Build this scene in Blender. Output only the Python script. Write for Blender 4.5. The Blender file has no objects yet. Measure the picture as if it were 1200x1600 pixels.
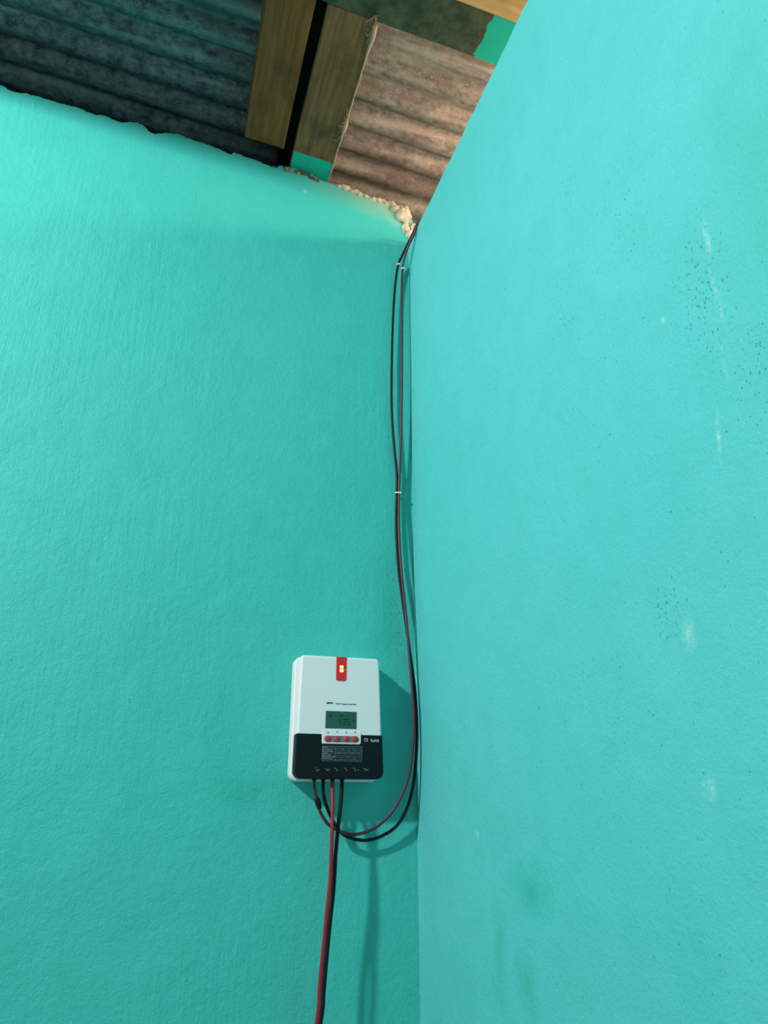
import bpy, bmesh, math, random
from mathutils import Vector, noise
random.seed(7)
C = bpy.context.scene.collection
S = bpy.context.scene

# ------------------------------------------------------------------ camera
CAM = Vector((-0.501, -1.401, 0.0))
FPX = 1150.0
PITCH = math.atan(454/FPX)
YAW = math.atan(385/(FPX/math.cos(PITCH)))
cd = bpy.data.cameras.new('camera'); cam = bpy.data.objects.new('camera', cd); C.objects.link(cam)
cd.sensor_fit = 'VERTICAL'; cd.sensor_height = 32.0; cd.lens = 32.0*FPX/1600; cd.clip_start = 0.01
cam.location = CAM; cam.rotation_euler = (math.pi/2+PITCH, 0, -YAW)
S.camera = cam
S.view_settings.view_transform = 'Standard'; S.view_settings.look = 'None'
S.view_settings.gamma = 1; S.view_settings.use_curve_mapping = False
S.view_settings.exposure = 0.0

# ------------------------------------------------------------------ light
w = bpy.data.worlds.new('world'); S.world = w; w.use_nodes = True
bg = w.node_tree.nodes['Background']
bg.inputs[0].default_value = (0.86, 0.97, 1.0, 1); bg.inputs[1].default_value = 0.36

def area(name, loc, target, sx, sy, power, col):
    l = bpy.data.lights.new(name, 'AREA'); l.shape = 'RECTANGLE'; l.size = sx; l.size_y = sy
    l.energy = power; l.color = col
    o = bpy.data.objects.new(name, l); C.objects.link(o); o.location = loc
    o.rotation_euler = (Vector(target)-Vector(loc)).to_track_quat('-Z', 'Y').to_euler()
    return o
area('room_daylight', (-2.4, -1.36, 1.74), (0.0, -0.15, -0.05), 0.13, 0.13, 82, (0.98, 1.0, 1.0))
area('outdoor_daylight', (.50, -0.40, 1.27), (-0.1, -0.2, 1.52), 0.4, 0.3, 5.6, (1.0, 0.80, 0.60))
area('outdoor_sunlit_yard', (1.1, -1.25, 1.50), (0.0, -0.5, 1.50), 0.5, 0.12, 13, (1.0, 0.80, 0.52))

# ------------------------------------------------------------------ helpers
fw = Vector((math.sin(YAW)*math.cos(PITCH), math.cos(YAW)*math.cos(PITCH), math.sin(PITCH)))
rt = Vector((math.cos(YAW), -math.sin(YAW), 0)); up = rt.cross(fw)
def ray(x, y): return fw*FPX + rt*(x-600) - up*(y-800)
def onwall(px, py, dep=0.0):
    """sight line met with the plane parallel to wall_left, dep metres in front of it"""
    v = ray(px, py); t = (-dep-CAM.y)/v.y; return CAM+v*t
SL = 0.0876
def onroof(px, py, z0):
    v = ray(px, py); t = (z0-CAM.z-SL*CAM.x)/(v.z+SL*v.x); return CAM+v*t

def link(name, me, mat=None, parent=None, smooth=False):
    o = bpy.data.objects.new(name, me); C.objects.link(o)
    if mat: me.materials.append(mat)
    if parent: o.parent = parent
    if smooth:
        for p in me.polygons: p.use_smooth = True
    return o
def frombm(name, bm, mat=None, parent=None, smooth=False):
    bmesh.ops.recalc_face_normals(bm, faces=bm.faces)
    me = bpy.data.meshes.new(name); bm.to_mesh(me); bm.free()
    return link(name, me, mat, parent, smooth)
def tag(o, label=None, cat=None, group=None, kind=None):
    if label: o['label'] = label
    if cat: o['category'] = cat
    if group: o['group'] = group
    if kind: o['kind'] = kind
    return o
def empty(name, loc):
    o = bpy.data.objects.new(name, None); C.objects.link(o); o.location = loc; o.empty_display_size = .02
    return o
def put(o, parent):
    """parent at identity rotation, keeping world-space mesh coordinates"""
    o.parent = parent; o.location = -parent.location
    return o

def mat(name, col, rough=.6, metal=0, spec=.5):
    m = bpy.data.materials.new(name); m.use_nodes = True
    b = m.node_tree.nodes['Principled BSDF']
    b.inputs['Base Color'].default_value = (*col, 1); b.inputs['Roughness'].default_value = rough
    b.inputs['Metallic'].default_value = metal; b.inputs['Specular IOR Level'].default_value = spec
    return m
class N:
    def __init__(s, m): s.t = m.node_tree; s.b = s.t.nodes['Principled BSDF']
    def new(s, k, **kw):
        n = s.t.nodes.new(k)
        for a, v in kw.items(): setattr(n, a, v)
        return n
    def lk(s, a, b): s.t.links.new(a, b)
    def val(s, sock, v):
        if hasattr(v, 'default_value') or hasattr(v, 'links'): s.lk(v, sock)
        else: sock.default_value = v
    def math(s, op, a, b=0.0, clamp=False):
        n = s.new('ShaderNodeMath', operation=op, use_clamp=clamp); s.val(n.inputs[0], a); s.val(n.inputs[1], b); return n.outputs[0]
    def coord(s, scale=(1, 1, 1), loc=(0, 0, 0), rot=(0, 0, 0)):
        if not hasattr(s, 'tc'): s.tc = s.new('ShaderNodeTexCoord').outputs['Object']
        m = s.new('ShaderNodeMapping'); s.lk(s.tc, m.inputs[0])
        m.inputs['Scale'].default_value = scale; m.inputs['Location'].default_value = loc; m.inputs['Rotation'].default_value = rot
        return m.outputs[0]
    def noise(s, scale, detail=4, rough=.55, vec=None):
        n = s.new('ShaderNodeTexNoise'); n.inputs['Scale'].default_value = scale; n.inputs['Detail'].default_value = detail
        n.inputs['Roughness'].default_value = rough; s.lk(vec if vec else s.coord(), n.inputs['Vector']); return n.outputs[0]
    def ramp(s, v, a, b, lo=0.0, hi=1.0):
        n = s.new('ShaderNodeMapRange'); n.clamp = True; s.val(n.inputs[0], v)
        for i, x in enumerate((a, b, lo, hi)): s.val(n.inputs[i+1], x)
        return n.outputs[0]
    def mix(s, f, a, b):
        n = s.new('ShaderNodeMix', data_type='RGBA')
        s.val(n.inputs[0], f)
        for sock, v in ((n.inputs[6], a), (n.inputs[7], b)):
            if isinstance(v, tuple): sock.default_value = (*v, 1)
            else: s.lk(v, sock)
        return n.outputs[2]
    def xyz(s):
        if not hasattr(s, 'sx'):
            s.sx = s.new('ShaderNodeSeparateXYZ'); s.lk(s.coord(), s.sx.inputs[0])
        return s.sx.outputs
    def blob(s, c, r, axes=('X', 'Z'), soft=.6, amt=1.0, rotk=0.0):
        """soft ellipse mask round c with radii r on the named axes, wobbled by noise"""
        o = s.xyz(); n = s.noise(18, 4)
        a = s.math('SUBTRACT', o[axes[0]], c[0]); b = s.math('SUBTRACT', o[axes[1]], c[1])
        a = s.math('SUBTRACT', a, s.math('MULTIPLY', b, rotk))
        a = s.math('DIVIDE', a, r[0]); b = s.math('DIVIDE', b, r[1])
        d = s.math('SQRT', s.math('ADD', s.math('MULTIPLY', a, a), s.math('MULTIPLY', b, b)))
        d = s.math('ADD', d, s.math('MULTIPLY', s.math('SUBTRACT', n, .5), 1.3))
        return s.math('MULTIPLY', s.ramp(d, 1.0, 1.0-soft), amt)
    def bump(s, h, strength, dist):
        n = s.new('ShaderNodeBump'); n.inputs['Strength'].default_value = strength; n.inputs['Distance'].default_value = dist
        s.lk(h, n.inputs['Height'])
        if s.b.inputs['Normal'].links: s.lk(s.b.inputs['Normal'].links[0].from_socket, n.inputs['Normal'])
        s.lk(n.outputs[0], s.b.inputs['Normal'])
    def color(s, c): s.lk(c, s.b.inputs['Base Color'])

TEAL = (0.048, 0.530, 0.470)
def wall_material(name, ax, base, brush, speck_lo, speck_blobs, scuffs, patches):
    m = mat(name, base, .62, 0, .35); n = N(m)
    big = n.noise(2.2, 4); mid = n.noise(14, 5)
    col = n.mix(n.ramp(big, .35, .7), base, tuple(c*f for c, f in zip(base, (1.25, 1.04, 1.05))))
    col = n.mix(n.ramp(mid, .42, .75, 0, .35), col, tuple(c*f for c, f in zip(base, (.75, .9, .86))))
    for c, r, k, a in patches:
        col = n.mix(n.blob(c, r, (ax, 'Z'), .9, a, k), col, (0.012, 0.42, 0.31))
    if ax == 'X':
        o_ = n.xyz(); wob = n.math('MULTIPLY', n.math('SUBTRACT', n.noise(20, 5), .5), .05)
        e_ = n.math('ADD', n.math('ADD', o_['Z'], n.math('MULTIPLY', o_['X'], .22)), wob)
        f_ = n.math('MULTIPLY', n.ramp(e_, 1.345, 1.425), n.ramp(o_['X'], -.30, -.03))
        col = n.mix(n.math('MULTIPLY', f_, .62), col, (.60, .62, .36))
    # sand grain and pinholes
    v = n.noise(260, 3, .6)
    fine = n.noise(95, 6, .7)
    pin = n.noise(290, 2, .5, n.coord((1, 1, .6), (3.1, 1.7, .4)))
    area_ = n.ramp(n.noise(5, 3), .5, .8, 0, .6)
    for c, r, k, a in speck_blobs:
        area_ = n.math('MAXIMUM', area_, n.blob(c, r, (ax, 'Z'), .8, a, k))
    th = n.math('SUBTRACT', speck_lo, n.math('MULTIPLY', area_, .10))
    spk = n.math('MULTIPLY', n.ramp(n.math('SUBTRACT', pin, th), 0, .035), .6)
    col = n.mix(spk, col, (0.006, 0.14, 0.12))
    for c, r, k, a in scuffs:
        col = n.mix(n.math('MULTIPLY', n.blob(c, r, (ax, 'Z'), .8, a, k), n.ramp(fine, .38, .62)), col, (.45, .78, .76))
    if ax == 'X':
        hair = n.noise(130, 3, .6, n.coord((1, 1, .05), rot=(0, -.24, 0)))
        hm = n.math('MULTIPLY', n.ramp(hair, .60, .70), n.ramp(n.noise(9, 3, .5, n.coord((1, 1, .4), (2, 2, 2))), .56, .70))
        col = n.mix(n.math('MULTIPLY', hm, .45), col, (0.008, 0.22, 0.19))
    n.color(col)
    # trowel and brush marks, mostly upright
    st = n.noise(85, 4, .6, n.coord((1, 1, .06), rot=(0, -.20, 0)))
    stm = n.ramp(n.noise(3.2, 3, .5, n.coord(loc=(5, 2, 1))), .44, .62)
    n.bump(n.math('MULTIPLY', st, stm), brush, .0032)
    n.bump(n.noise(7, 3), .25, .02)
    n.bump(fine, .42, .004)
    n.bump(v, .4, .0018)
    n.bump(n.math('MULTIPLY', spk, -1), .5, .002)
    return m

# ------------------------------------------------------------------ wall_left
LW = wall_material('teal_paint_left', 'X', TEAL, .42, .735,
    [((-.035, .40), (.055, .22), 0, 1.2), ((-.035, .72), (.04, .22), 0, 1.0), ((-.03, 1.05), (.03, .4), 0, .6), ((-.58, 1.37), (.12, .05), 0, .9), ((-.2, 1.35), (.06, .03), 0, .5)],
    [((-.27, 1.41), (.01, .01), 0, .5)], [((-.33, .02), (.07, .04), 0, .4), ((-.055, .36), (.04, .16), 0, .45)])
top_px = [(0,133),(20,143),(45,147),(60,150),(85,158),(120,168),(150,180),(165,181),(178,187),(190,192),(203,190),(215,191),(225,197),
 (232,205),(240,209),(252,209),(262,208),(275,209),(285,212),(300,218),(315,222),(330,228),(350,237),(362,242),(365,238),(370,240),
 (385,246),(400,250),(412,256),(430,263),(436,259),(448,260),(462,264),(480,272),(492,276),(505,283),(520,287),(535,290),(548,296),(560,299),
 (572,306),(588,309),(600,314),(612,318),(625,321),(634,322),(641,330),(643,342),(648,352),(656,352),(660,372)]
pts = [(-3.0, 1.73), (-1.8, 1.60), (-1.3, 1.545)]
for p in top_px:
    q = onwall(*p); pts.append((q.x, q.z))
for i in range(len(pts)-1, 3, -1):           # ragged in-between points
    a, b = pts[i-1], pts[i]
    L = abs(a[0]-b[0]); k = int(L/.006)
    for j in range(k, 0, -1):
        t = j/(k+1); pts.insert(i, (a[0]+(b[0]-a[0])*t, a[1]+(b[1]-a[1])*t+random.uniform(-.0022, .0022)))
pts[-1] = (pts[-1][0], 1.30)
ZF = -1.3
poly = pts + [(.12, 1.30), (.12, ZF), (-3.0, ZF)]
bm = bmesh.new()
vf = [bm.verts.new((x, 0, z)) for x, z in poly]; vb = [bm.verts.new((x, .22, z+ (.14 if z > 1.31 else 0))) for x, z in poly]
bm.faces.new(vf); bm.faces.new(vb[::-1])
for i in range(len(poly)):
    j = (i+1) % len(poly); bm.faces.new((vf[i], vb[i], vb[j], vf[j]))
wl = frombm('wall_left', bm, LW); tag(wl, kind='structure', label='teal painted plaster wall with the controller on it')

# broken mortar along the top edge
MORT = mat('raw_mortar', (.62, .52, .34), .95, 0, .1); n = N(MORT)
n.color(n.mix(n.ramp(n.noise(60, 5), .35, .7), (.55, .46, .31), (.86, .77, .56)))
n.bump(n.noise(120, 6, .7), .8, .004)
MORTD = mat('weathered_mortar', (.3, .26, .18), .95, 0, .1); n = N(MORTD)
n.color(n.mix(n.ramp(n.noise(70, 5), .4, .62), (.10, .085, .05), (.42, .36, .25)))
n.bump(n.noise(120, 6, .7), .8, .004)
def crumb(name, path, r0, m, parent, seg=9, seed=0, fade=True):
    """a lumpy bead of mortar laid along a path of (x, y, z)"""
    P = []
    for a, b in zip(path[:-1], path[1:]):
        a, b = Vector(a), Vector(b); k = max(1, int((b-a).length/.0025))
        P += [a.lerp(b, j/k) for j in range(k)]
    P.append(Vector(path[-1])); bm = bmesh.new(); rings = []
    for i, p in enumerate(P):
        t = i/(len(P)-1); e = min(1, min(t, 1-t)*8+.25) if fade else 1
        d = (P[min(i+1, len(P)-1)]-P[max(i-1, 0)]).normalized()
        s_ = d.cross(Vector((0, 1, 0))).normalized(); u_ = s_.cross(d)
        ring = []
        for k in range(seg):
            a = 2*math.pi*k/seg
            q = p+(s_*math.cos(a)+u_*math.sin(a))*r0*e
            nn = noise.noise(q*95+Vector((seed, 0, 0)))*.75+noise.noise(q*260)*.35
            ring.append(bm.verts.new(p+(q-p)*(1+nn)))
        rings.append(ring)
    for a, b in zip(rings[:-1], rings[1:]):
        for k in range(seg): bm.faces.new((a[k], a[(k+1) % seg], b[(k+1) % seg], b[k]))
    bm.faces.new(rings[0]); bm.faces.new(rings[-1][::-1])
    return frombm(name, bm, m, parent, True)
def lump(name, c, r, m, parent, seed=0):
    bm = bmesh.new(); bmesh.ops.create_icosphere(bm, subdivisions=4, radius=1)
    for v in bm.verts:
        q = v.co.copy(); k = 1+.28*noise.noise(q*1.6+Vector((seed, 0, 0)))+.16*noise.noise(q*4+Vector((seed, 3, 0)))+.07*noise.noise(q*11)
        v.co = Vector((q.x*r[0], q.y*r[1], q.z*r[2]))*k+Vector(c)
    return frombm(name, bm, m, parent, True)
def wp(px, py, d=0.0):
    q = onwall(px, py, d); return (q.x, q.y, q.z)
crumb('mortar_edge', [wp(520, 290, -.004), wp(548, 299, -.004), wp(572, 309, -.004), wp(600, 317, -.004), wp(622, 324, -.004)], .0085, MORT, wl, seed=3)
crumb('mortar_edge', [wp(385, 250, -.004), wp(412, 259, -.004), wp(436, 264, -.004)], .0035, MORTD, wl, seed=9)
crumb('mortar_edge', [wp(440, 264, -.004), wp(462, 270, -.004), wp(480, 276, -.004), wp(500, 286, -.004)], .0085, MORTD, wl, seed=5)
lump('mortar_lump', wp(631, 337, .002), (.018, .016, .027), MORT, wl, 2)
lump('mortar_lump', wp(618, 328, .0), (.014, .010, .012), MORT, wl, 6)
lump('mortar_lump', wp(634, 358, .0), (.010, .009, .017), MORT, wl, 11)
lump('mortar_lump', wp(640, 367, .0), (.010, .008, .015), MORT, wl, 4)
lump('mortar_lump', wp(647, 357, .0), (.011, .009, .014), MORT, wl, 8)

# ------------------------------------------------------------------ wall_right
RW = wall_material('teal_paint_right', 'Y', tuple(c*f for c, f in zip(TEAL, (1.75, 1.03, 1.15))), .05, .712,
    [((-.90, .50), (.06, .13), 0, 1.0), ((-.80, .66), (.05, .08), 0, .8), ((-.64, .66), (.05, .16), 0, .7), ((-.70, .84), (.03, .05), 0, .9),
     ((-.58, .57), (.05, .07), 0, .6), ((-.775, .19), (.04, .05), 0, 1.0), ((-.556, .116), (.05, .05), 0, .6), ((-.95, .36), (.05, .1), 0, .9),
     ((-.015, .75), (.03, .5), 0, .7), ((-.4, .95), (.05, .12), 0, .5)],
    [((-.921, .545), (.0045, .035), 0, .7), ((-.919, .475), (.004, .045), .05, .4), ((-.912, .40), (.003, .03), 0, .5), ((-.888, .335), (.0045, .035), -.15, .6),
     ((-.84, .50), (.006, .006), 0, .8), ((-.803, .155), (.012, .022), 0, .5), ((-.27, -.046), (.014, .010), 0, .6), ((-.80, .012), (.012, .012), 0, .5)],
    [((-.436, -.105), (.06, .045), 0, .6), ((-.33, -.187), (.03, .07), 0, .45), ((-.41, -.22), (.04, .05), 0, .5), ((-1.0, .55), (.09, .25), 0, .25)])
bm = bmesh.new()
ny = 220; Y0, Y1 = -1.9, 0.0
prof = []
for i in range(ny+1):
    y = Y1+(Y0-Y1)*i/ny
    z = 1.316+noise.noise(Vector((y*14, 0, 0)))*.0035+noise.noise(Vector((y*60, 4, 0)))*.0022
    if -.405 < y < -.375: z += .004
    prof.append((y, z))
for x in (0.0, .13):
    pass
rows = []
for y, z in prof:
    rows.append([bm.verts.new((0, y, ZF)), bm.verts.new((0, y, z-.004)), bm.verts.new((.0035, y, z)), bm.verts.new((.128, y, z+.002)), bm.verts.new((.13, y, ZF))])
for a, b in zip(rows[:-1], rows[1:]):
    for k in range(5): bm.faces.new((a[k], a[(k+1) % 5], b[(k+1) % 5], b[k]))
bm.faces.new(rows[0]); bm.faces.new(rows[-1][::-1])
wr = frombm('wall_right', bm, RW); tag(wr, kind='structure', label='teal painted plaster wall on the right')

# floor
FL = mat('grey_cement', (.30, .29, .27), .85); n = N(FL)
n.color(n.mix(n.noise(6, 6), (.2, .19, .18), (.38, .37, .34))); n.bump(n.noise(40, 5), .3, .005)
bm = bmesh.new(); bmesh.ops.create_cube(bm, size=1)
for v in bm.verts: v.co = Vector((-1.5+v.co.x*3.0, -1.4+v.co.y*2.8, ZF-.05+v.co.z*.1))
tag(frombm('floor', bm, FL), kind='structure', label='grey cement floor')

# ------------------------------------------------------------------ roof
def metal(name, c0, c1, c2, rust, sp):
    m = mat(name, c0, .55, .35, .4); n = N(m)
    mott = n.noise(52, 7, .72, n.coord((.8, 1, 1))); big = n.noise(7, 4)
    col = n.mix(n.ramp(mott, .36, .64), c0, c1)
    col = n.mix(n.ramp(big, .45, .65, 0, rust), col, c2)
    col = n.mix(n.ramp(n.noise(230, 2), .66, .74, 0, sp), col, tuple(min(1, c*3.2) for c in c1))
    col = n.mix(n.ramp(n.noise(30, 4, .5, n.coord((.06, 1, 1))), .52, .72, 0, .4), col, tuple(c*1.9 for c in c1))
    n.color(col); n.b.inputs['Roughness'].default_value = .62
    n.bump(n.noise(60, 5), .25, .002)
    return m
MGAL = metal('aged_galvanised_steel', (.032, .052, .056), (.22, .285, .295), (.08, .12, .12), .6, .25)
MRUST = metal('rusted_brown_steel', (.20, .14, .11), (.50, .385, .32), (.19, .125, .095), .7, .5)
roof = empty('ceiling', (0, 0, 1.58)); tag(roof, kind='structure')
ZB = 1.452; HB = .119; ZR = 1.585; PITCHC = .0762; AMP = .0122
def sheet(name, x0, x1, y0, y1, ph, dz, m, label, flat=False):
    bm = bmesh.new(); ny = int((y1-y0)/PITCHC*16); nx = 24; g = []
    for i in range(ny+1):
        y = y0+(y1-y0)*i/ny; row = []
        for j in range(nx+1):
            x = x0+(x1-x0)*j/nx
            am = AMP if not flat else AMP*1.35*(.34+.66*min(1, max(0, (y+.26)/.14)))
            z = ZR-SL*x+dz+am*(1-2*abs(math.sin(math.pi*(y-ph)/PITCHC))**1.15)+noise.noise(Vector((x*3, y*3, 1)))*.003
            row.append(bm.verts.new((x, y, z)))
        g.append(row)
    for a, b in zip(g[:-1], g[1:]):
        for j in range(nx): bm.faces.new((a[j], a[j+1], b[j+1], b[j]))
    o = frombm(name, bm, m, None, True); put(o, roof)
    md = o.modifiers.new('thickness', 'SOLIDIFY'); md.thickness = .0008; md.offset = 1
    o['label'] = label
    return o
sheet('corrugated_sheet', -2.9, -.262, -2.2, .45, .010, 0, MGAL, 'dark grey galvanised corrugated sheet')
sheet('corrugated_sheet', -.300, .62, -2.2, .45, .028, -.002, MRUST, 'brown rusted corrugated sheet', True)

# ------------------------------------------------------------------ roof beams
def wood(name, a, b, dark, paint_axis, paint_at, side=1, wob=.012, under=None):
    m = mat(name, a, .8, 0, .2); n = N(m)
    vec = n.coord((1, .07, 1)) if paint_axis == 'Y' else n.coord((.07, 1, 1))
    g = n.noise(90, 5, .6, vec)
    col = n.mix(n.ramp(g, .35, .68), a, b)
    col = n.mix(n.ramp(n.noise(9, 4), .52, .7, 0, .8), col, dark)
    o = n.xyz(); zz_ = n.math('ADD', o['Z'], n.math('MULTIPLY', o['X'], SL)); und = n.ramp(zz_, ZB+.006, ZB+.003)
    if under:      # weathered, stained underside
        st_ = n.mix(n.ramp(n.noise(26, 6, .65), .38, .66), under[0], under[1])
        col = n.mix(und, col, st_)
    o = o[paint_axis]
    e = n.math('ADD', n.math('MULTIPLY', o, side), n.math('MULTIPLY', n.math('SUBTRACT', n.noise(22, 4), .5), wob*2))
    col = n.mix(n.math('MULTIPLY', n.ramp(e, paint_at, paint_at+.0025), und), col, (.02, .50, .36))
    n.color(col); n.bump(g, .35, .003)
    return m
def beam(name, x0, x1, y0, y1, zb, h, m, nseg=40, taper=None):
    """long squared timber; underside follows the roof slope in x"""
    bm = bmesh.new(); ax = (x1-x0) > (y1-y0)
    rows = []
    for i in range(nseg+1):
        t = i/nseg
        if ax:
            x = x0+(x1-x0)*t; z = zb-SL*x; j = noise.noise(Vector((x*9, 2, zb)))*.0012
            sec = [(x, y0+j, z), (x, y1+j, z), (x, y1+j, z+h), (x, y0+j, z+h)]
        else:
            y = y0+(y1-y0)*t; j = noise.noise(Vector((y*9, x0*7, zb)))*.0015
            sec = [(x0+j, y, zb-SL*x0), (x1+j, y, zb-SL*x1), (x1+j, y, zb+h-SL*x1), (x0+j, y, zb+h-SL*x0)]
        rows.append([bm.verts.new(v) for v in sec])
    for a, b in zip(rows[:-1], rows[1:]):
        for k in range(4): bm.faces.new((a[k], a[(k+1) % 4], b[(k+1) % 4], b[k]))
    bm.faces.new(rows[0]); bm.faces.new(rows[-1][::-1])
    o = frombm(name, bm, m)
    bv = o.modifiers.new('bevel', 'BEVEL'); bv.width = .0018; bv.segments = 2; bv.limit_method = 'ANGLE'
    return o
W1 = wood('brown_wood', (.22, .070, .021), (.35, .114, .036), (.12, .048, .018), 'Y', .0, wob=.006)
W2 = wood('green_stained_wood', (.22, .086, .038), (.37, .146, .062), (.07, .050, .024), 'Y', -.050, wob=.004)
W3 = wood('pine_wood_green_underside', (.62, .42, .16), (.78, .56, .25), (.55, .36, .13), 'X', -.0, side=1, wob=.016, under=((.045, .055, .028), (.13, .12, .065)))
b1 = beam('roof_beam', -.430, -.335, -2.1, -.043, ZB+.002, HB-.004, W1)
tag(b1, 'brown wooden roof beam ending short of the wall, beside a black gap', 'roof beam', 'wooden roof beams')
b2 = beam('roof_beam', -.311, -.212, -.421, .10, ZB, HB, W2)
tag(b2, 'greenish brown roof beam whose teal painted end rests on the wall top', 'roof beam', 'wooden roof beams')
b3 = beam('roof_beam', -2.8, .30, -.514, -.422, ZB, HB-.002, W3, 90)
tag(b3, 'crosswise roof beam with dark green underside and yellow wood side, by the right wall', 'roof beam', 'wooden roof beams')

b4 = beam('gap_shade_strip', -.3335, -.3125, -2.1, .10, ZB+.022, HB-.030, mat('gap_shade_black', (.006, .007, .006), .95, 0, .05))  # near-black filler added so the gap between the beams reads as deep shade
tag(b4, 'near-black strip added as shade in the gap between the two parallel roof beams', 'gap shade strip')

# ------------------------------------------------------------------ cables
def smooth_path(P, k=8):
    out = []
    for i in range(len(P)-1):
        a, b, c, d = P[max(i-1, 0)], P[i], P[i+1], P[min(i+2, len(P)-1)]
        for j in range(k):
            t = j/k
            out.append(.5*((2*b)+(c-a)*t+(2*a-5*b+4*c-d)*t*t+(3*b-a-3*c+d)*t**3))
    out.append(P[-1]); return out
def tube(name, P, r, m, parent=None, seg=12, k=8):
    P = smooth_path([Vector(p) for p in P], k); bm = bmesh.new(); rings = []
    d0 = (P[1]-P[0]).normalized(); u_ = d0.orthogonal().normalized()
    for i, p in enumerate(P):
        d = (P[min(i+1, len(P)-1)]-P[max(i-1, 0)]).normalized()
        u_ = (u_-d*u_.dot(d)).normalized(); v_ = d.cross(u_)
        rr = r(i/(len(P)-1)) if callable(r) else r
        rings.append([bm.verts.new(p+(u_*math.cos(2*math.pi*q/seg)+v_*math.sin(2*math.pi*q/seg))*rr) for q in range(seg)])
    for a, b in zip(rings[:-1], rings[1:]):
        for q in range(seg): bm.faces.new((a[q], a[(q+1) % seg], b[(q+1) % seg], b[q]))
    bm.faces.new(rings[0]); bm.faces.new(rings[-1][::-1])
    return frombm(name, bm, m, parent, True)
CBLK = mat('black_cable_sheath', (.004, .006, .008), .5, 0, .25)
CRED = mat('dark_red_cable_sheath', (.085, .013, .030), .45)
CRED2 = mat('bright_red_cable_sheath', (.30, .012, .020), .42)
WHT = mat('white_nylon', (.75, .8, .8), .4)
def W(px, py, d):
    q = onwall(px, py, d)
    q.x = min(q.x, -.0045); return q
over = [Vector((.35, -.03, 1.31)), Vector((.16, -.045, 1.328)), Vector((.10, -.055, 1.326)), Vector((.03, -.062, 1.325)), Vector((.001, -.066, 1.322))]
blk = [W(645, 365, .055), W(635, 385, .035), W(628, 400, .022), W(622, 415, .016), W(617, 450, .014), W(614, 500, .014), W(612, 570, .014), W(612, 640, .014),
       W(616, 700, .013), W(620, 740, .012), W(620, 771, .011), W(619, 820, .013), W(622, 880, .014), W(628, 930, .016), W(635, 980, .018),
       W(642, 1030, .020), W(648, 1075, .024), W(651, 1120, .028), W(651.5, 1160, .032), W(649, 1200, .030), W(646, 1225, .027), W(637, 1260, .023), W(620, 1290, .019),
       W(595, 1307, .017), W(570, 1313, .017), W(547, 1309, .019), W(532, 1300, .022), W(520, 1282, .028), W(511, 1262, .034), W(505.5, 1240, .040), W(505, 1222, .040), W(505, 1212, .040)]
tag(tube('power_cable', over+blk, .0029, CBLK), 'thin black cable running down the corner, outer strand of the loop', 'cable', 'cables down the wall corner')
over2 = [v+Vector((0, -.008, .0)) for v in over]
red = [W(647, 366, .062), W(638, 385, .045), W(632, 402, .03), W(629, 420, .020), W(627.5, 460, .019), W(628, 520, .019), W(628, 600, .019), W(627, 660, .018),
       W(625, 720, .016), W(623.5, 771, .015), W(623.5, 830, .019), W(627, 890, .022), W(632, 940, .024), W(636, 980, .026),
       W(640, 1030, .028), W(644, 1080, .032), W(646.5, 1120, .036), W(645.5, 1160, .038), W(641, 1200, .037), W(632, 1232, .034), W(615, 1265, .030), W(595, 1287, .027),
       W(575, 1299, .026), W(552, 1304, .027), W(537, 1301, .029), W(525, 1296, .031), W(512, 1287, .034), W(501, 1270, .037), W(497, 1255, .0385), W(492.5, 1237, .040), W(491, 1222, .040), W(491, 1212, .040)]
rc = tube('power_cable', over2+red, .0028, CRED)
tag(rc, 'dark red cable down the corner, inner strand of the loop with taped joint', 'cable', 'cables down the wall corner')
jt = tube('tape_joint', [W(494.7, 1246, .0392), W(496.2, 1251.5, .0388), W(497.6, 1257, .0383), W(499.5, 1264, .0376)], lambda t: .0036+.0016*math.sin(math.pi*t), CBLK, rc, k=5)
jt['label'] = 'black insulating tape around the joint'
hr = [W(519.5, 1211, .040), W(519.5, 1222, .040), W(519.5, 1275, .052), W(518, 1325, .056), W(516, 1375, .057), W(511.5, 1417, .058), W(506, 1475, .060), W(500, 1537, .061), W(494.5, 1600, .063)]
e = hr[-1]; hr += [e+Vector((-.03, 0, -.15)), e+Vector((-.05, 0, -.45)), e+Vector((-.055, 0, -.8)), Vector((e.x-.04, e.y, ZF+.004))]
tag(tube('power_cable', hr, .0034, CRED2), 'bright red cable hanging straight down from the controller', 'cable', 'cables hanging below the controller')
hb = [W(534.5, 1211, .040), W(534.5, 1222, .041), W(532.5, 1255, .044), W(527.5, 1300, .046), W(524, 1340, .047), W(521.5, 1385, .046), W(516, 1437, .045), W(511, 1487, .044), W(505.5, 1550, .045), W(500.5, 1600, .046)]
e = hb[-1]; hb += [e+Vector((-.028, 0, -.15)), e+Vector((-.045, 0, -.45)), e+Vector((-.05, 0, -.8)), Vector((e.x-.035, e.y, ZF+.004))]
tag(tube('power_cable', hb, .0035, CBLK), 'thicker black cable hanging down behind the bright red one', 'cable', 'cables hanging below the controller')

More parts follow.
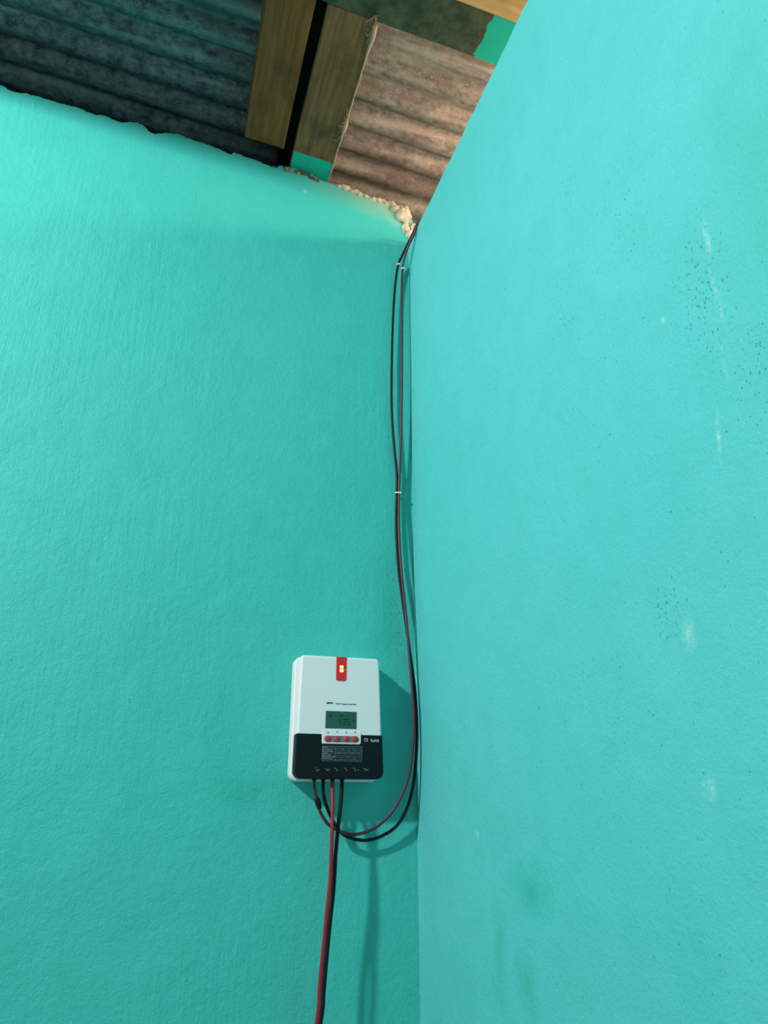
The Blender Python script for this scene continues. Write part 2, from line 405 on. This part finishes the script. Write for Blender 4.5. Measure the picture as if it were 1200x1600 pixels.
# white cable ties
def tie(c, rx, ry, label):
    bm = bmesh.new(); n_ = 20; prof = [(-.0009, -.0014), (.0009, -.0014), (.0009, .0014), (-.0009, .0014)]; rings = []
    for i in range(n_):
        a = 2*math.pi*i/n_
        rings.append([bm.verts.new((math.cos(a)*(rx+p), math.sin(a)*(ry+p), q)) for p, q in prof])
    for i in range(n_):
        a, b = rings[i], rings[(i+1) % n_]
        for k in range(4): bm.faces.new((a[k], a[(k+1) % 4], b[(k+1) % 4], b[k]))
    o = frombm('cable_tie', bm, WHT, None, True); o.location = c; o.rotation_euler = (.1, .12, 0)
    tag(o, label, 'cable tie', 'white cable ties on the corner cables')
    bm = bmesh.new(); bmesh.ops.create_cube(bm, size=1)
    for v in bm.verts: v.co = Vector((v.co.x*.0045+rx*.4, -ry-.0018+v.co.y*.003, v.co.z*.0036))
    frombm('tie_head', bm, WHT, o)
    return o
tie(W(622, 414, .016), .0034, .0034, 'upper white tie around the black cable, near the broken wall top')
tie(W(629, 420.5, .020), .0034, .0034, 'upper white tie around the dark red cable, just below and right of its neighbour')
tie((W(620, 771, .011)+W(623.5, 771, .015))/2, .0062, .0058, 'white tie binding both corner cables together midway down')

# pink frayed string on the beam edge
FIB = mat('pink_frayed_string', (.72, .34, .24), .9)
P = []
for i in range(46):
    t = i/45; y = -.415+t*.41
    P.append(Vector((-.2105+noise.noise(Vector((y*30, 0, 0)))*.002, y, ZB+.0185+.001*math.sin(i*1.7))))
st = tube('string', P, lambda t: (.0015+.0010*abs(noise.noise(Vector((t*40, 0, 0)))))+.0042*math.exp(-((t-.62)/.05)**2)+.0034*math.exp(-((t-.04)/.12)**2), FIB, k=3, seg=7)
tag(st, 'pink frayed string running along the right edge of the greenish brown beam', 'string')
for i in range(26):
    y = -.405+random.gauss(0, .018) if i < 15 else -.165+random.gauss(0, .014)
    a = Vector((-.2105, y, ZB+.0175)); Q = [a]
    for j in range(3): Q.append(Q[-1]+Vector((random.uniform(-.009, .004), random.uniform(-.01, .01), random.uniform(-.0025, .0005))))
    tube('frayed_strand', Q, .0004, FIB, st, seg=5, k=3) if i % 1 == 0 else None

# ------------------------------------------------------------------ solar charge controller
WP = mat('white_plastic', (.80, .83, .84), .38); BP = mat('black_plastic', (.0025, .007, .009), .5, 0, .22)
LIP = WP
RP = mat('red_lens', (.72, .018, .014), .3); GP = mat('grey_rubber', (.13, .17, .17), .6); RB = mat('red_rubber_button', (.50, .022, .035), .5)
LCD = mat('green_lcd', (.022, .105, .060), .25); INK = mat('dark_ink', (.010, .03, .03), .6); LCDI = mat('lcd_segment', (.008, .05, .03), .5)
PRW = mat('pale_print', (.45, .55, .55), .6); PRG = mat('faint_grey_print', (.10, .16, .16), .6)
LED = mat('lit_orange_led', (1, .5, .1), .4); b_ = LED.node_tree.nodes['Principled BSDF']
b_.inputs['Emission Color'].default_value = (1, .62, .16, 1); b_.inputs['Emission Strength'].default_value = 2.2
root = empty('charge_controller', (-.1655, 0, .034))
tag(root, 'white and black solar charge controller with a red lit strip and small green screen', 'charge controller')
def rrect(x0, x1, z0, z1, r, seg=6):
    """r = (bl, br, tr, tl) corner radii"""
    out = []
    for (cx, cz, rr, a0) in ((x0+r[0], z0+r[0], r[0], 180), (x1-r[1], z0+r[1], r[1], 270), (x1-r[2], z1-r[2], r[2], 0), (x0+r[3], z1-r[3], r[3], 90)):
        for i in range(seg+1):
            a = math.radians(a0+90*i/seg); out.append((cx+rr*math.cos(a), cz+rr*math.sin(a)))
    return out
def slab(name, outline, d0, d1, m, bev=.003, parent=root, shear=None, segs=3):
    """outline in x,z; from depth d0 to depth d1 in front of the wall, front rim rounded"""
    bm = bmesh.new()
    a = [bm.verts.new((x, -d0, z)) for x, z in outline]; b = [bm.verts.new((x, -d1, z)) for x, z in outline]
    bm.faces.new(a); f = bm.faces.new(b)
    for i in range(len(a)):
        j = (i+1) % len(a); bm.faces.new((a[i], a[j], b[j], b[i]))
    bmesh.ops.recalc_face_normals(bm, faces=bm.faces)
    if shear:
        for v in bm.verts: v.co = shear(v.co)
    o = frombm(name, bm, m, None); put(o, parent)
    for p in o.data.polygons: p.use_smooth = True
    if bev:
        md = o.modifiers.new('bevel', 'BEVEL'); md.width = bev; md.segments = segs; md.limit_method = 'ANGLE'; md.angle_limit = math.radians(50)
    o.modifiers.new('wn', 'WEIGHTED_NORMAL')
    return o
X0, X1, Z0, Z1 = -.2485, -.0830, .0350, .2560
slab('back_shell', rrect(X0, X1, Z0, Z1, (.013, .016, .014, .014)), .0, .030, WP, .004)
FD = .056
def fshear(c):
    k = (c.z-.04)/.21       # the left flank of the front leans in a little towards the top
    if c.x < -.16: return Vector((c.x+.0032*k*((-.16-c.x)/.08), c.y, c.z))
    return Vector((c.x-.0085*k*((c.x+.16)/.08)*.9, c.y, c.z))
fo = rrect(-.2455, -.0835, .0395, .2545, (.012, .012, .008, .007))
slab('front_shell', fo, .0295, FD, WP, .0045, shear=fshear)
def F(px, py, d=FD):
    q = onwall(px, py, d); return q.x, q.z
# black lower cover with a notch for the buttons
xl, xr = -.2462, -.0828; zb = .0390; zt = F(480, 1146)[1]
nl = F(502.5, 1150)[0]; nr = F(564, 1150)[0]; nz = F(530, 1162.5)[1]; R = .0025
out = []
def arc(cx, cz, r, a0, a1, seg=6):
    return [(cx+r*math.cos(math.radians(a0+(a1-a0)*i/seg)), cz+r*math.sin(math.radians(a0+(a1-a0)*i/seg))) for i in range(seg+1)]
out += arc(xl+.013, zb+.013, .013, 180, 270) + arc(xr-.013, zb+.013, .013, 270, 360)
out += [(xr, zt), (nr, zt)] + arc(nr-R, nz+R, R, 360, 270, 4) + arc(nl+R, nz+R, R, 270, 180, 4) + [(nl, zt)] + arc(xl+.002, zt-.002, .002, 90, 180, 3)
slab('lower_cover', out, .0315, FD+.0012, BP, .0022, shear=fshear)
bp_ = slab('button_panel', rrect(nl+.0004, nr-.0004, nz+.0004, F(530, 1142)[1], (R, R, .002, .002)), FD-.004, FD+.0010, WP, .0006)
# indicator strip
a = F(525.7, 1028)[0]; b = F(541.7, 1028)[0]
ind = slab('indicator_strip', rrect(a, b, F(533, 1064)[1], F(533, 1026.5)[1], (.0035, .0035, .0006, .0006)), FD-.002, FD+.0008, RP, .0004)
def leaf(name, x0, x1, z0, z1, d, m, parent):
    bm = bmesh.new(); bmesh.ops.create_cube(bm, size=1)
    for v in bm.verts: v.co = Vector(((x0+x1)/2+v.co.x*(x1-x0), -d+v.co.y*.0006, (z0+z1)/2+v.co.z*(z1-z0)))
    o = frombm(name, bm, m); o.parent = parent
    o.location = -root.location if parent == root else (0, 0, 0); return o
for (p, q) in ((1040.0, 1044.5), (1045.8, 1050.3)):
    x0, z1 = F(531, p); x1, z0 = F(536.2, q)
    leaf('led', x0, x1, z0, z1, FD+.0010, LED, ind)
x0, z1 = F(537.2, 1046); x1, z0 = F(539.4, 1048.6)
leaf('led_symbol', x0, x1, z0, z1, FD+.0010, mat('dim_led_symbol', (.9, .12, .05), .4), ind)
# display
dx0, dz1 = F(509, 1110.6); dx1, dz0 = F(557, 1139.3)
disp = slab('display', rrect(dx0, dx1, dz0, dz1, (.0004,)*4), FD-.003, FD+.0004, LCD, .0002)
def seg7(ch, x, z, w_, h_, m, parent, d):
    on = {'1': 'bc', '3': 'abgcd', '5': 'afgcd', '8': 'abcdefg'}[ch]; t = w_*.25; bm = bmesh.new()
    R_ = {'a': (0, w_, h_-t, h_), 'g': (0, w_, h_/2-t/2, h_/2+t/2), 'd': (0, w_, 0, t), 'b': (w_-t, w_, h_/2, h_), 'c': (w_-t, w_, 0, h_/2), 'f': (0, t, h_/2, h_), 'e': (0, t, 0, h_/2)}
    for s_ in on:
        a_, b2_, c_, d_ = R_[s_]; g = t*.18
        r_ = bmesh.ops.create_cube(bm, size=1)
        for v in r_['verts']: v.co = Vector((x+(a_+b2_)/2+v.co.x*(b2_-a_-g), -d+v.co.y*.0004, z+(c_+d_)/2+v.co.z*(d_-c_-g)))
    o = frombm('digit', bm, m); o.parent = parent; return o
zz = F(530, 1133.3)[1]; h_ = F(530, 1122.8)[1]-zz; ww = F(539.6, 1130)[0]-F(534.5, 1130)[0]
seg7('1', F(526.6, 1130)[0], zz, ww, h_, LCDI, disp, FD+.0008)
seg7('3', F(534.6, 1130)[0], zz, ww, h_, LCDI, disp, FD+.0008)
seg7('5', F(541.8, 1130)[0], zz, ww, h_, LCDI, disp, FD+.0008)
# decimal point, unit and the small status icons of the screen
def cube_into(bm, x0, x1, z0, z1, d, th=.0004):
    r_ = bmesh.ops.create_cube(bm, size=1)
    for v in r_['verts']: v.co = Vector(((x0+x1)/2+v.co.x*(x1-x0), -d+v.co.y*th, (z0+z1)/2+v.co.z*(z1-z0)))
def pxbars(name, bars, d, m, parent, isroot=False):
    bm = bmesh.new()
    for (a_, b2_, c_, d_) in bars:
        x0, z1 = F(a_, b2_, d); x1, z0 = F(c_, d_, d); cube_into(bm, x0, x1, z0, z1, d)
    o = frombm(name, bm, m); o.parent = parent
    if parent == root: o.location = -root.location
    return o
pxbars('screen_icon', [(515, 1116, 519, 1117), (514.5, 1117, 518, 1119), (513.6, 1119, 517, 1120.4)], FD+.0008, LCDI, disp)
pxbars('screen_icon', [(522, 1117, 525, 1117.6), (530.5, 1116.5, 536.5, 1119), (541, 1117, 543.5, 1117.6)], FD+.0008, LCDI, disp)
pxbars('screen_icon', [(551, 1125, 553, 1125.8), (552.4, 1125, 553, 1128), (551, 1115, 553, 1115.8)], FD+.0008, LCDI, disp)
# buttons
ga, gz1 = F(506.5, 1149.3); gb, gz0 = F(560.5, 1160.6); rr = (gz1-gz0)/2-.0001
strip = slab('button_strip', rrect(ga, gb, gz0, gz1, (rr,)*4, 8), FD-.001, FD+.0016, GP, .0004)
def tri(bm, cx, cz, r, ang, d):
    vs = [bm.verts.new((cx+r*math.cos(math.radians(ang+120*i)), -d, cz+r*math.sin(math.radians(ang+120*i)))) for i in range(3)]
    vt = [bm.verts.new((v.co.x, -d-.0004, v.co.z)) for v in vs]
    bm.faces.new(vs); bm.faces.new(vt)
    for i in range(3): bm.faces.new((vs[i], vs[(i+1) % 3], vt[(i+1) % 3], vt[i]))
for px, ang in ((512.3, 90), (526.7, 270), (541.5, 180), (555.0, 0)):
    x, z = F(px, 1154.9)
    bm = bmesh.new(); bmesh.ops.create_uvsphere(bm, u_segments=24, v_segments=12, radius=1)
    for v in bm.verts: v.co = Vector((x+v.co.x*.0054, -(FD+.0014)+v.co.y*.0016, z+v.co.z*.0054))
    bt = frombm('button', bm, RB, None, True); bt.parent = strip
    x, z = F(px+(0 if px < 540 else -.4), 1144.6+(.0 if ang != 270 else -.8))
    bm = bmesh.new(); tri(bm, x, z, .0019, ang, FD+.0008)
    a_ = frombm('printed_arrow', bm, INK); put(a_, root)
# printing
def text(body, px, py, px2, m, d, parent, name, height=None, bold=0.0, sc=None):
    cu = bpy.data.curves.new('t', 'FONT'); cu.body = body; cu.extrude = .02; cu.offset = bold; cu.size = 1
    t_ = bpy.data.objects.new('t', cu); C.objects.link(t_)
    dg = bpy.context.evaluated_depsgraph_get(); me = bpy.data.meshes.new_from_object(t_.evaluated_get(dg))
    bpy.data.objects.remove(t_)
    xs = [v.co.x for v in me.vertices]; ys = [v.co.y for v in me.vertices]; wd = max(xs)-min(xs); mn = min(xs); hh = max(ys)-min(min(ys), 0)
    x0, z0 = F(px, py, d); x1, _ = F(px2, py, d); s_ = (x1-x0)/wd
    sv = s_ if height is None else height/max(ys)
    for v in me.vertices: v.co = Vector((x0+(v.co.x-mn)*s_, -d-v.co.z*.01, z0+v.co.y*sv))
    me.materials.clear(); o = link(name, me, m); o.parent = parent
    if parent == root: o.location = -root.location
    return o
text('MPPT', 510.5, 1099.6, 521, INK, FD+.0003, root, 'printed_text', .0030, .03)
text('Solar Charge Controller', 524.5, 1100.4, 557, INK, FD+.0003, root, 'printed_text', .0024, .0)
text('CE', 568.5, 1158.4, 575, PRW, FD+.0014, root, 'printed_mark', .0056, .01)
text('RoHS', 579.5, 1159.2, 592, PRW, FD+.0014, root, 'printed_mark', .0048, .02)
# specification table: rules and rows of tiny print
tx0, tx1 = 503.5, 565.5; bars = []
rowsy = [1166.4, 1169.2, 1172.3, 1175.2, 1178.0, 1181.0, 1183.8, 1186.8, 1189.2]
for i, y in enumerate(rowsy):
    bars.append((tx0, y-.17, tx1, y+.17))
for x in (tx0, tx1): bars.append((x-.15, rowsy[0], x+.15, rowsy[-1]))
bars.append((524.0, rowsy[1], 524.4, rowsy[-1])); bars.append((545.0, rowsy[1], 545.4, rowsy[4]))
for x in (534.5, 555.2): bars.append((x, rowsy[2], x+.3, rowsy[4]))
tb = pxbars('specification_table', bars, FD+.0013, PRG, root)
rowtx = ['Model', 'System Voltage', 'Max. Solar Input', 'Charge', 'Max. Load', 'Max. Battery Volt', 'Temperature']
wid = [7, 14, 16, 8, 12, 19, 15]
for i, t_ in enumerate(rowtx):
    text(t_, 504.3, rowsy[i+1]-.5, 504.3+wid[i], PRW, FD+.0013, tb, 'printed_row', .0021)
for i, y in enumerate(rowsy[3:5]):
    pass
for (x, y, s_) in ((534, 1171.9, '12V'), (551, 1171.9, '24V'), (527, 1177.7, '100V'), (537, 1177.7, '260W'), (548, 1177.7, '100V'), (558, 1177.7, '520W'), (542, 1183.5, '20A'), (532, 1186.4, '9V'), (552, 1186.4, '32V'), (527, 1189.0, '35'), (537, 1189.0, '45'), (548, 1189.0, '35'), (557, 1189.0, '45')):
    text(s_, x, y-.3, x+len(s_)*1.15, PRG, FD+.0013, tb, 'printed_row', .0018)
# terminal symbols
def stroke(name, paths, m, d, wdt=.0006):
    bm = bmesh.new()
    for P_ in paths:
        Q = [Vector((F(x, y, d)[0], -d, F(x, y, d)[1])) for x, y in P_]
        for a_, b2_ in zip(Q[:-1], Q[1:]):
            t_ = (b2_-a_).normalized(); s_ = t_.cross(Vector((0, 1, 0)))*wdt/2
            vs = [bm.verts.new(v+o_) for o_ in (Vector((0, 0, 0)), Vector((0, -.0003, 0))) for v in (a_-s_, b2_-s_, b2_+s_, a_+s_)]
            for f_ in ((0, 1, 2, 3), (7, 6, 5, 4), (0, 4, 5, 1), (1, 5, 6, 2), (2, 6, 7, 3), (3, 7, 4, 0)): bm.faces.new([vs[k] for k in f_])
    o = frombm(name, bm, m); put(o, root); return o
PRT = mat('grey_print', (.22, .30, .30), .6)
base = [492.5, 508.0, 522.5, 537.5, 551.5, 566.5]
for i, x in enumerate(base):
    y = 1199.8
    c = [(x, y), (x+3.2, y+1.6), (x+4.6, y+3.4), (x+3.0, y+5.8)]
    if i == 0: c = [[(x, y), (x+2.5, y+.5)], [(x+2.4, y+2.8), (x+7, y+2.8), (x+4, y+4), (x+2.6, y+5.6), (x+2.4, y+2.8)]]
    elif i == 1: c = [[(x, y+1), (x+2.4, y+1.6)], [(x+2.4, y+2.5), (x+6, y+1.6), (x+7, y+3.2), (x+5.4, y+4.4), (x+2.6, y+3.8), (x+2.4, y+2.5)]]
    elif i == 4: c = [c, [(x+6, y+3.2), (x+9.5, y+3.2)]]
    elif i == 5: c = [c, [(x+1, y+.6), (x+5, y+2)], [(x+6, y+3.2), (x+8.5, y+1.4)], [(x+6, y+3.2), (x+9, y+4)]]
    else: c = [c]
    stroke('terminal_symbol', c, PRT, FD+.0014)
# cable entry collars under the cover
for px in (491, 505, 519.5, 534.5):
    q = onwall(px, 1213, .040)
    bm = bmesh.new(); bmesh.ops.create_cone(bm, cap_ends=True, segments=20, radius1=.0040, radius2=.0040, depth=.004)
    for v in bm.verts: v.co += Vector((q.x, -.040, .0382))
    cc = frombm('cable_entry', bm, BP); put(cc, root)
